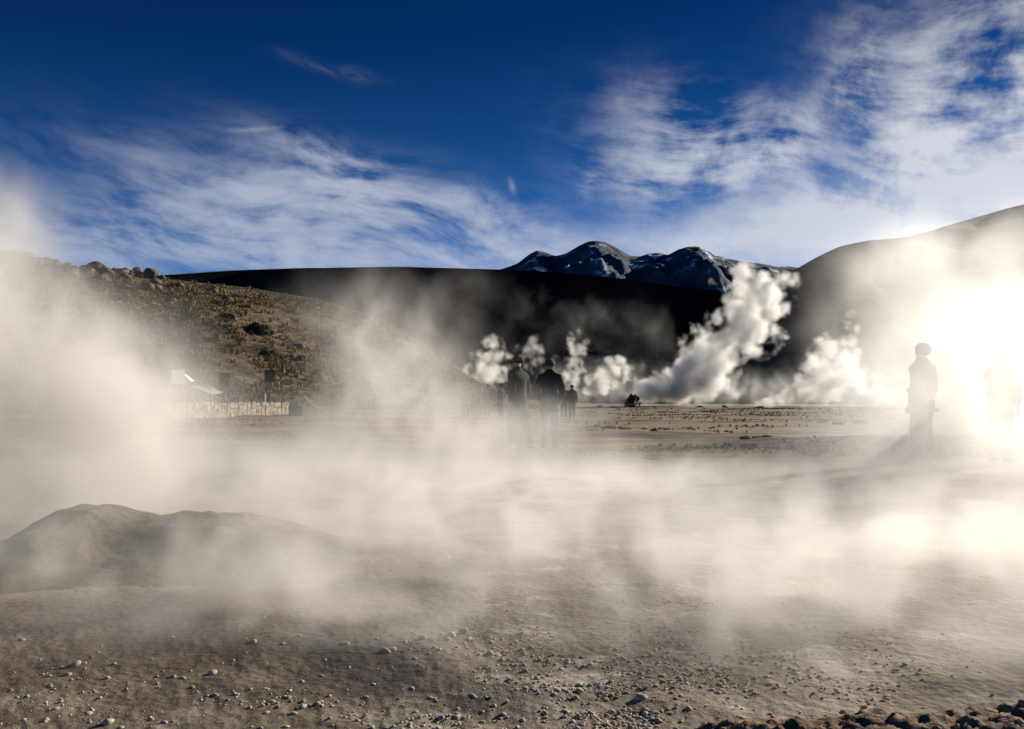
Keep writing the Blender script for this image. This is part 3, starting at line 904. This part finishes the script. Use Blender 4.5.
def person(loc, rz, H, label, jacket, trousers, headwear=None, hat_mat=None, pose='pockets', long_coat=False, group=None, lean=0.0, detail=2, stride=0.0):
    k = H / 1.75
    root = empty('person', loc, rz); tag(root, label, 'person', group)
    # joints, facing -Y (rz turns the figure)
    J = {}

    def j(nm, x, y, z, r_): J[nm] = ((x * k, (y - lean * max(0, z - .9)) * k, z * k), tuple(v * k for v in r_) if isinstance(r_, tuple) else r_ * k)
    j('pelvis', 0, 0, .94, (.155, .115)); j('waist', 0, .0, 1.08, (.140, .105)); j('chest', 0, .01, 1.27, (.165, .120)); j('upper', 0, .015, 1.39, (.13, .09)); j('neck', 0, .0, 1.49, .058)
    j('jaw', 0, -.015, 1.57, (.062, .070)); j('skull', 0, -.004, 1.655, (.075, .092)); j('crown', 0, .006, 1.715, (.052, .065)); j('nose', 0, -.105, 1.62, (.014, .012))
    for s, t in ((-1, 'l'), (1, 'r')):
        j('ear' + t, s * .085, .005, 1.62, (.010, .02))
        j('sh' + t, s * .180, .015, 1.385, .064)
        if pose == 'pockets': el, wr_, ha = (s * .262, .055, 1.13), (s * .225, -.05, .955), (s * .185, -.085, .90)
        elif pose == 'camera': el, wr_, ha = (s * .27, -.12, 1.18), (s * .12, -.30, 1.42), (s * .06, -.32, 1.48)
        elif pose == 'raise' and s > 0: el, wr_, ha = (.33, -.20, 1.30), (.27, -.38, 1.52), (.25, -.42, 1.60)
        else: el, wr_, ha = (s * .238, .04, 1.12), (s * .242, -.03, .87), (s * .238, -.05, .80)
        j('el' + t, *el, .047); j('wr' + t, *wr_, .032); j('ha' + t, *ha, (.036, .022))
        dirv = (Vector(ha) - Vector(wr_)).normalized(); sidev = Vector((0, 1, 0)) if abs(dirv.y) < .8 else Vector((1, 0, 0))
        for fi in range(4):
            b0 = Vector(ha) + dirv * .03 + sidev * (fi - 1.5) * .021; ln = (.070, .080, .076, .058)[fi]
            e1 = b0 + dirv * ln * .55; e2 = e1 + (dirv * .75 + Vector((-s * .5, 0, 0))).normalized() * ln * .45
            j(f'fa{t}{fi}', *e1, .0095); j(f'fb{t}{fi}', *e2, .008)
        th = Vector(ha) - dirv * .01 + sidev * -.045; j('ta' + t, *th, .012); th2 = th + dirv * .035 + sidev * -.012; j('tb' + t, *th2, .010)
        st = s * .10; ky = -.02 - s * stride * .5; fy = -s * stride
        j('hip' + t, s * .095, .0, .86, .098); j('kn' + t, st * 1.05, ky, .49, .064); j('ca' + t, st * 1.08, .015 + fy * .75, .34, .060); j('an' + t, st * 1.1, .03 + fy, .09, .042); j('to' + t, st * 1.25, -.13 + fy, .035, (.042, .030)); j('he' + t, st * 1.1, .065 + fy, .04, .034)
    E = [('pelvis', 'waist'), ('waist', 'chest'), ('chest', 'upper'), ('upper', 'neck'), ('neck', 'jaw'), ('jaw', 'skull'), ('skull', 'crown'), ('skull', 'nose')]
    for t in 'lr':
        E += [('skull', 'ear' + t), ('upper', 'sh' + t), ('sh' + t, 'el' + t), ('el' + t, 'wr' + t), ('wr' + t, 'ha' + t), ('ha' + t, 'ta' + t), ('ta' + t, 'tb' + t), ('pelvis', 'hip' + t), ('hip' + t, 'kn' + t), ('kn' + t, 'ca' + t), ('ca' + t, 'an' + t), ('an' + t, 'to' + t), ('an' + t, 'he' + t)]
        for fi in range(4): E += [('ha' + t, f'fa{t}{fi}'), (f'fa{t}{fi}', f'fb{t}{fi}')]
    body = skinned('body', J, E, M['skin'], root, 'pelvis', detail)

    def grow(nms, g_, over=None):
        out = {}
        for nm in nms:
            c_, r_ = J[nm]; r_ = tuple(v + g_ * k for v in r_) if isinstance(r_, tuple) else r_ + g_ * k
            out[nm] = (c_, r_)
        for nm, (dz, rad_) in (over or {}).items():
            c_, _r = out[nm]; out[nm] = ((c_[0], c_[1], c_[2] + dz * k), tuple(v * k for v in rad_) if isinstance(rad_, tuple) else rad_ * k)
        return out
    up = ['pelvis', 'waist', 'chest', 'upper', 'neck', 'shl', 'shr', 'ell', 'elr', 'wrl', 'wrr']
    hem = (-.16, (.195, .165)) if long_coat else (-.03, (.188, .157))
    JJ = grow(up, .030, {'pelvis': hem, 'waist': (0, (.165, .135)), 'chest': (0, (.192, .150)), 'neck': (.015, .088), 'wrl': (0, .052), 'wrr': (0, .052)})
    hx, hy, hz = JJ['pelvis'][0]; hr = JJ['pelvis'][1]
    JJ['hem'] = ((hx, hy, hz - .13 * k), (hr[0] * 1.04, hr[1] * 1.04)); cx_, cy_, cz_ = JJ['neck'][0]
    JJ['collar'] = ((cx_, cy_ - .004 * k, cz_ + .075 * k), (.080 * k, .086 * k))
    skinned('jacket', JJ, [e for e in E if e[0] in up and e[1] in up] + [('pelvis', 'hem'), ('neck', 'collar')], jacket, root, 'pelvis', detail)
    lo = ['waist', 'pelvis', 'hipl', 'hipr', 'knl', 'knr', 'cal', 'car', 'anl', 'anr']
    TT_ = grow(lo, .018, {'waist': (-.02, (.140, .110)), 'pelvis': (.0, (.160, .128)), 'anl': (-.005, .064), 'anr': (-.005, .064)})
    skinned('trousers', TT_, [e for e in E if e[0] in lo and e[1] in lo], trousers, root, 'pelvis', detail)
    for t in 'lr':
        bj = grow(['an' + t, 'to' + t, 'he' + t], .014)
        skinned('boot', bj, [('an' + t, 'to' + t), ('an' + t, 'he' + t)], M['boot'], root, 'an' + t, detail)
    # hair or headwear: a shell over the skull
    hm = hat_mat or M['hair']
    bm = bmesh.new(); bmesh.ops.create_uvsphere(bm, u_segments=20, v_segments=12, radius=1.0)
    for v in bm.verts:
        z = v.co.z
        low_ = -.25 if headwear != 'hood' else -.75
        if z < low_: v.co.z = low_ + (z - low_) * .2
        if v.co.y < -.55 and v.co.z < .35: v.co.y = -.55 - (v.co.y + .55) * .2
        v.co = Vector((v.co.x * .098, v.co.y * .118, v.co.z * .105)) * (1.0 if headwear is None else 1.04) * (1 + .03 * math.sin(9 * v.co.x + 5 * v.co.z))
        v.co *= k
    h = bm_obj('hair' if headwear is None else headwear, bm, hm, root, True)
    h.location = (0, (.012 - lean * .76) * k, 1.665 * k)
    if headwear == 'cap':
        bm = bmesh.new(); box(bm, -.075 * k, .075 * k, -.20 * k, -.08 * k, .0, .012 * k, .005)
        bm_obj('peak', bm, hm, h)
    return root


def stand(px, py_feet, d=None):
    x, y = at(px, py_feet); return (x, y, gz(x, y))


# the two tourists in the middle, seen from behind and lit on their right
person(stand(519, 448), R(232), 1.80, 'person in a long black padded coat and dark knitted hat, taller of the central pair', M['black_cloth'], M['dark_jeans'], 'hat', M['charcoal_cloth'], 'side', True, stride=.17, lean=.06)
person(stand(550, 448), R(165), 1.74, 'person in a dark jacket and pale jeans, hands in pockets, right of the central pair', M['charcoal_cloth'], M['grey_jeans'], 'hat', M['olive_cloth'], 'pockets')
# smaller visitors farther off
person(stand(488, 418), R(160), 1.72, 'small distant person in a dark jacket standing alone left of the central pair', M['navy_cloth'], M['grey_jeans'], 'hood', M['navy_cloth'], 'side', detail=1)
person(stand(466, 418), R(200), 1.70, 'faint distant person in tan almost lost in steam, leftmost of all visitors', M['tan_cloth'], M['olive_cloth'], None, None, 'side', detail=1)
person(stand(501, 420), R(240), 1.60, 'small distant person in a black coat just left of the tall figure in black', M['black_cloth'], M['dark_jeans'], 'hood', M['black_cloth'], 'pockets', True, detail=1)
person(stand(564, 419), R(150), 1.66, 'small distant person in black close to the right shoulder of the pale jeans figure', M['black_cloth'], M['dark_jeans'], 'hat', M['black_cloth'], 'side', detail=1)
person(stand(572, 420), R(190), 1.55, 'short distant person in charcoal, farthest right of the middle visitors', M['charcoal_cloth'], M['olive_cloth'], None, None, 'side', detail=1)
# two pale silhouettes inside the bright steam on the right
person(stand(922, 461), R(212), 1.78, 'person in an olive jacket and hood, a full silhouette against bright steam', M['olive_cloth'], M['dark_jeans'], 'hood', M['olive_cloth'], 'side', False, stride=.05)
person(stand(1000, 463), R(120), 1.70, 'person in a tan jacket raising one hand, at the picture edge in bright steam', M['tan_cloth'], M['grey_jeans'], 'cap', M['olive_cloth'], 'raise', lean=0.12)


# ------------------------------------------------------------------ steam: real volumes sampled onto grids
def steam_mat(name, g, col, dens=1.0):
    m = bpy.data.materials.new(name); m.use_nodes = True
    n = m.node_tree; n.nodes.clear()
    out = n.nodes.new('ShaderNodeOutputMaterial'); v = n.nodes.new('ShaderNodeVolumePrincipled')
    v.inputs['Color'].default_value = (*col, 1); v.inputs['Density'].default_value = dens
    v.inputs['Anisotropy'].default_value = g; v.inputs['Density Attribute'].default_value = 'density'
    n.links.new(v.outputs[0], out.inputs['Volume'])
    return m


STEAM = steam_mat('steam', 0.32, (0.968, 0.948, 0.912))
STEAM_BRIGHT = steam_mat('sunlit_steam', 0.42, (0.99, 0.985, 0.97))
STEAM_FAR = steam_mat('far_steam', 0.30, (0.99, 0.985, 0.97))


def steam(name, lo, hi, res, blobs, dens, mat, label, warp=(0.5, 1.0), nfreq=1.0, thr=0.35, soft=0.5, mode='wisp', seed=0.0, fall=None, group=None, cat='steam', kind='stuff', zlow=None, floor=0.07):
    """blobs: (x, y, z, rx, ry, rz, amp) in metres. Density is their sum, warped and broken up by noise."""
    me = bpy.data.volumes.new(name)
    o = bpy.data.objects.new(name, me); COL.objects.link(o)
    me.materials.append(mat)
    gt = bpy.data.node_groups.new(name, 'GeometryNodeTree')
    gt.interface.new_socket('Geometry', in_out='INPUT', socket_type='NodeSocketGeometry')
    gt.interface.new_socket('Geometry', in_out='OUTPUT', socket_type='NodeSocketGeometry')
    X.nt = gt
    P_ = X(gt.nodes.new('GeometryNodeInputPosition').outputs[0])
    Ps = X.vec('ADD', P_, (seed * 13.1, seed * 7.7, seed * 3.3))
    w1 = X.vec('SUBTRACT', noise(Ps, nfreq * 0.5, 3, 0.55, out=1), 0.5)
    Q = X.vec('ADD', P_, X.vec('MULTIPLY', w1, (warp[0] * 2, warp[0] * 2, warp[0] * 1.3)))
    tot = None
    for bx, by, bz, rx, ry, rz, am in blobs:
        q_ = X.vec('MULTIPLY', X.vec('SUBTRACT', Q, (bx, by, bz)), (1 / rx, 1 / ry, 1 / rz))
        d = X.vec('DOT_PRODUCT', q_, q_, out=1)
        e = (d * -1.0).exp() * am
        tot = e if tot is None else tot + e
    if mode == 'wisp':
        n1 = noise(X.vec('MULTIPLY', X.vec('ADD', Ps, X.vec('MULTIPLY', w1, (warp[1], warp[1], warp[1]))), (1.0, 1.0, 0.8)), nfreq, 6, 0.62, 0.6)
        mod = n1.smooth(thr, thr + soft)
        den = tot * (mod * (1 - floor) + floor) - 0.012
    else:
        wb = X.vec('ADD', Ps, X.vec('MULTIPLY', w1, (warp[1], warp[1], warp[1])))
        b1 = voronoi(wb, nfreq, 'SMOOTH_F1', 0, smooth=0.35); b2 = voronoi(wb, nfreq * 2.3, 'F1'); n1 = noise(wb, nfreq * 3.2, 4, 0.6)
        n2 = noise(wb, nfreq * 1.3, 7, 0.60)
        bil = b1 * 0.42 + b2 * 0.14 + n1 * 0.22 + n2 * 0.42                  # 0..1: low inside the puffs
        bil = bil.smooth(0.30, 0.74)
        f_ = X.math('LOGARITHM', tot.max(1e-5), math.e)           # 0 in the heart of a puff, -1 at its radius
        den = (f_ + 1.7 - bil * thr).smooth(0.0, soft)
    # fade to nothing at the grid's faces, so no face shows
    x3, y3, z3 = P_.xyz()
    for c_, a_, b_ in ((x3, lo[0], hi[0]), (y3, lo[1], hi[1])):
        mrg = (b_ - a_) * 0.06; den = den * c_.smooth(a_, a_ + mrg) * c_.smooth(b_, b_ - mrg)
    den = den * z3.smooth(hi[2], hi[2] - (hi[2] - lo[2]) * 0.08)
    if zlow: den = den * z3.smooth(zlow[0], zlow[1])
    den = (den * dens).max(0.0)
    vc = gt.nodes.new('GeometryNodeVolumeCube')
    gt.links.new(den.s, vc.inputs['Density'])
    vc.inputs['Min'].default_value = lo; vc.inputs['Max'].default_value = hi
    for nm, v_ in zip(('Resolution X', 'Resolution Y', 'Resolution Z'), res): vc.inputs[nm].default_value = v_
    smn = gt.nodes.new('GeometryNodeSetMaterial'); smn.inputs['Material'].default_value = mat
    gt.links.new(vc.outputs[0], smn.inputs[0])
    go = gt.nodes.new('NodeGroupOutput'); gt.links.new(smn.outputs[0], go.inputs[0])
    md = o.modifiers.new('steam', 'NODES'); md.node_group = gt
    tag(o, label, cat, group, kind)
    return o


def B(px, py, d, rpx, rpy, rd, amp):
    """A puff seen at a direction at a distance d, with its radii in the view and in depth rd (metres)."""
    q_ = at_d(px, py, d); return (q_.x, q_.y, q_.z, rpx / FPX * d, rd, rpy / FPX * d, amp)


# 1. plume behind the mound
steam('steam_plume', (-8.5, 4.9, -0.05), (-0.6, 9.0, 4.2), (200, 110, 110), [
    B(105, 470, 6.2, 75, 75, .75, 1.0), B(75, 400, 6.4, 78, 62, .85, 1.0), B(20, 335, 6.6, 80, 48, .9, .9), B(-60, 300, 6.8, 90, 60, .9, .8), B(-25, 225, 6.9, 42, 42, .7, .9),
    B(-110, 215, 7.0, 70, 60, .9, .7), B(165, 460, 6.8, 60, 50, .9, .30), B(160, 395, 6.8, 45, 40, .9, .16), B(215, 392, 6.9, 50, 32, .9, .14), B(-60, 480, 6.5, 120, 90, .9, .7)],
    2.3, STEAM, 'tall dense steam plume rising behind the geyser mound and drifting out at the left', warp=(.45, .8), nfreq=1.6, thr=.37, soft=.26, seed=1.0, kind=None, cat='steam plume')
# 2. column in the middle left
steam('steam_plume', (-7.0, 7.5, -0.05), (1.8, 12.5, 4.0), (190, 110, 100), [
    B(400, 450, 9.8, 85, 60, 1.0, 1.0), B(395, 390, 10.0, 62, 55, .9, .8), B(385, 335, 10.2, 45, 45, .8, .55), B(345, 310, 10.4, 55, 30, .7, .30), B(310, 465, 10.0, 90, 36, 1.0, .6), B(470, 462, 9.8, 60, 32, .9, .8), B(535, 430, 11.5, 60, 30, .8, .95), B(200, 455, 10.4, 80, 30, 1.0, .35), B(440, 320, 10.8, 60, 40, .8, .16)],
    1.5, STEAM, 'pale steam column standing left of the central visitors', warp=(.55, .9), nfreq=1.5, thr=.39, soft=.26, seed=2.0, kind=None, cat='steam plume')
# 3. low mist drifting over the crust
steam('mist', (-7.0, 1.9, -0.06), (10.5, 13.5, 1.9), (340, 220, 50), [
    (-1.2, 7.0, 0.10, 2.4, 2.0, .36, 1.0), (1.5, 7.2, 0.06, 2.6, 1.6, .23, 1.0), (4.6, 7.5, .05, 2.4, 1.7, .22, .7), (0.3, 8.8, .05, 3.0, 1.3, .24, .6), (-3.4, 8.6, .1, 1.8, 1.6, .34, .8),
    (-2.3, 3.75, 0.14, 1.2, .5, .32, 1.3), (-2.9, 4.0, 0.2, .8, .5, .28, .7), (-1.2, 4.4, 0.04, .9, .9, .26, 1.2), (0.0, 4.7, 0.04, 1.2, 1.0, .26, 1.2), (1.6, 4.6, .04, 1.5, 1.0, .26, 1.2), (3.2, 4.8, .04, 1.5, 1.1, .28, 1.1),
    (-2.0, 3.5, .05, 1.2, .5, .18, .6), (2.3, 3.7, .06, 1.0, .6, .22, 1.1), (7.0, 9.5, .15, 2.2, 2.0, .36, .6), (0.2, 3.8, .04, 1.2, .7, .20, 1.0), (1.1, 3.9, .04, .9, .6, .20, .9), (-1.1, 3.4, .05, .8, .5, .17, .8), (.5, 3.2, .05, .9, .5, .15, .55), (1.7, 3.1, .06, .9, .5, .18, 1.0), (2.6, 3.5, .06, .9, .6, .22, 1.0), (.9, 3.5, .05, .9, .5, .17, .7), (1.5, 2.7, .08, .6, .3, .14, .4)],
    1.15, STEAM, 'low white mist drifting over the crust between the mound and the visitors', warp=(.42, 1.0), nfreq=2.0, thr=.46, soft=.17, floor=.10, seed=3.0, cat='mist')
# 4. great bright plume at the right
steam('steam_plume', (4.0, 13.0, -0.1), (30.0, 30.0, 9.5), (150, 100, 80), [
    B(950, 385, 19, 62, 50, 2.0, 1.0), B(955, 335, 20, 62, 45, 2.2, 1.0), B(905, 310, 21, 45, 40, 2.0, .9), B(895, 268, 21, 30, 28, 1.6, .95), B(845, 355, 21, 38, 45, 1.8, .45), B(1040, 300, 21, 60, 60, 2.4, .55), B(985, 265, 22, 45, 34, 2.0, .45), B(1060, 400, 18, 90, 60, 2.0, .8), B(930, 430, 18, 90, 30, 1.6, .7), B(855, 310, 21, 36, 50, 1.8, .55), B(1010, 245, 22, 60, 30, 2.0, .45), B(880, 258, 22, 36, 24, 1.8, .9), B(945, 270, 22, 40, 30, 1.8, .7), B(1000, 330, 21, 60, 60, 2, .7)],
    0.23, STEAM_BRIGHT, 'huge glowing white steam plume behind the silhouettes at the right', warp=(1.3, 1.8), nfreq=0.6, thr=.34, soft=.28, seed=4.0, kind=None, cat='steam plume')
# 5. thin veil in front of the right silhouettes
steam('mist', (2.4, 7.5, -0.06), (13.0, 11.8, 2.6), (110, 60, 40), [
    B(930, 430, 9.8, 70, 60, .9, 1.0), B(1030, 410, 9.8, 70, 80, .9, 1.0), B(870, 455, 9.6, 70, 30, .9, .7), B(930, 375, 9.8, 50, 50, .9, .9), B(1000, 350, 9.8, 50, 50, .9, .9)],
    0.75, STEAM_BRIGHT, 'thin bright veil of mist hanging in front of the silhouettes at the right', warp=(.4, .8), nfreq=1.3, thr=.26, soft=.38, seed=5.0, cat='mist')
# 6. far plumes before the dark hill
D1 = 100.0
steam('steam_plume', *[tuple(v) for v in ((9, 92, -0.3), (44, 110, 21))], (200, 90, 130), [
    B(655, 393, D1, 26, 10, 2.4, 1.9), B(678, 384, D1, 28, 15, 2.6, 2.0), B(702, 370, D1, 27, 18, 2.8, 1.8), B(722, 350, D1, 30, 22, 3.2, 1.2), B(745, 325, D1, 32, 22, 3.2, 1.2), B(756, 300, D1, 32, 20, 3.0, 1.2), B(762, 281, D1, 36, 16, 2.8, 1.1), B(690, 330, D1, 13, 11, 1.6, .62), B(772, 340, D1, 16, 18, 2.0, .5), B(650, 392, D1, 24, 8, 2.0, .9), B(715, 392, D1, 34, 9, 2.4, .8), B(735, 270, D1, 22, 10, 2, .45)],
    2.6, STEAM_FAR, 'tallest far plume, a white cauliflower column leaning right before the dark hill', warp=(1.6, 1.6), nfreq=0.42, thr=1.75, soft=2.3, mode='billow', seed=6.0, kind=None, cat='steam plume')
D2 = 84.0
steam('steam_plume', (22, 76, -0.3), (46, 92, 13), (160, 90, 90), [
    B(795, 398, D2, 30, 9, 2.0, 1.0), B(815, 383, D2, 24, 16, 2.4, 1.1), B(830, 364, D2, 22, 19, 2.4, 1.1), B(850, 378, D2, 26, 20, 2.4, 1.0), B(838, 340, D2, 18, 16, 2.0, .8), B(850, 318, D2, 18, 14, 2.0, .5), B(880, 396, D2, 40, 12, 2.4, 1.0), B(822, 350, D2, 12, 12, 1.6, .6), B(770, 402, D2, 20, 5, 1.6, .9)],
    2.4, STEAM_FAR, 'white billowing far plume hugging the ground left of the great bright plume', warp=(1.2, 1.3), nfreq=0.55, thr=1.75, soft=2.3, mode='billow', seed=7.0, kind=None, cat='steam plume')
D3 = 110.0
for i, (bl_, lab) in enumerate([
    ([B(595, 388, D3, 16, 10, 1.8, 1.0), B(604, 375, D3, 16, 11, 1.8, .95), B(622, 368, D3, 11, 11, 1.6, .7), B(612, 358, D3, 10, 9, 1.4, .5)], 'small white puff of steam between the pale jeans figure and the dark bush'),
    ([B(570, 383, D3, 11, 13, 1.6, 1.0), B(576, 362, D3, 11, 14, 1.6, .85), B(580, 343, D3, 9, 12, 1.5, .7), B(573, 335, D3, 10, 8, 1.3, .45)], 'slim upright plume rising behind the right shoulder of the central pair'),
    ([B(480, 380, D3, 24, 9, 1.8, 1.0), B(488, 366, D3, 17, 13, 1.8, 1.0), B(496, 350, D3, 12, 11, 1.6, .75), B(488, 337, D3, 9, 8, 1.4, .6), B(455, 370, D3, 14, 12, 1.6, .5)], 'white tumbling plume behind the small visitors left of the central pair'),
    ([B(536, 345, D3, 9, 9, 1.4, .8), B(520, 350, D3, 16, 14, 1.6, .5), B(548, 355, D3, 16, 14, 1.6, .45), B(535, 375, D3, 22, 14, 1.8, .6)], 'greyish steam between and above the heads of the central pair'),
    ([B(642, 388, D3, 10, 12, 1.4, .6), B(640, 366, D3, 16, 10, 1.5, .5), B(655, 350, D3, 14, 9, 1.5, .35)], 'thin dark edged puff just above the dark bush'),
]):
    bl_ = [(b_[0], b_[1], b_[2], b_[3] * 1.25, b_[4] * 1.25, b_[5] * 1.2, b_[6]) for b_ in bl_]
    los = [min(b_[a_] - 2.6 * b_[a_ + 3] for b_ in bl_) for a_ in range(3)]; his = [max(b_[a_] + 2.6 * b_[a_ + 3] for b_ in bl_) for a_ in range(3)]
    los[2] = max(los[2], -0.3)
    rs = tuple(int(max(24, min(130, (his[a_] - los[a_]) / 0.16))) for a_ in range(3))
    steam('steam_plume', tuple(los), tuple(his), rs, bl_, (2.0, 1.7, 2.0, .7, .6)[i], STEAM_FAR, lab, warp=(1.2, 1.2), nfreq=0.62, thr=1.65, soft=2.4, mode='billow', seed=8.0 + i, kind=None, cat='steam plume')
steam('mist', (2, 80, -0.3), (60, 112, 7), (260, 110, 40), [
    B(520, 394, 100, 40, 10, 3, .7), B(590, 395, 100, 45, 9, 3, .8), B(660, 394, 100, 50, 10, 3, .8), B(720, 390, 100, 50, 16, 3, .8), B(790, 394, 96, 50, 14, 3, .9), B(850, 385, 92, 50, 22, 3, .9), B(900, 396, 90, 50, 16, 3, .9), B(540, 375, 104, 60, 14, 3, .35), B(620, 375, 104, 40, 14, 3, .3)],
    0.20, STEAM_FAR, 'white steam hugging the far edge of the plain below the dark hill', warp=(1.4, 2.5), nfreq=0.5, thr=.45, soft=.20, seed=23.0, cat='mist')
# 7. thin smoke drifting up the dark hill
D4 = 135.0
steam('mist', (-42, 122, 0), (46, 148, 24), (200, 60, 90), [
    B(500, 300, D4, 40, 18, 5, .5), B(590, 318, D4, 40, 14, 5, .8), B(640, 320, D4, 14, 20, 4, .6), B(420, 320, D4, 60, 24, 5, .25), B(560, 340, D4, 90, 22, 5, .5), B(330, 290, D4, 60, 18, 5, .35), B(470, 285, D4, 40, 16, 4, .4), B(680, 355, D4, 60, 22, 5, .5)],
    0.045, STEAM_FAR, 'thin torn wisps of smoke drifting across the dark hill', warp=(6, 8), nfreq=0.17, thr=.50, soft=.26, seed=20.0, cat='mist')
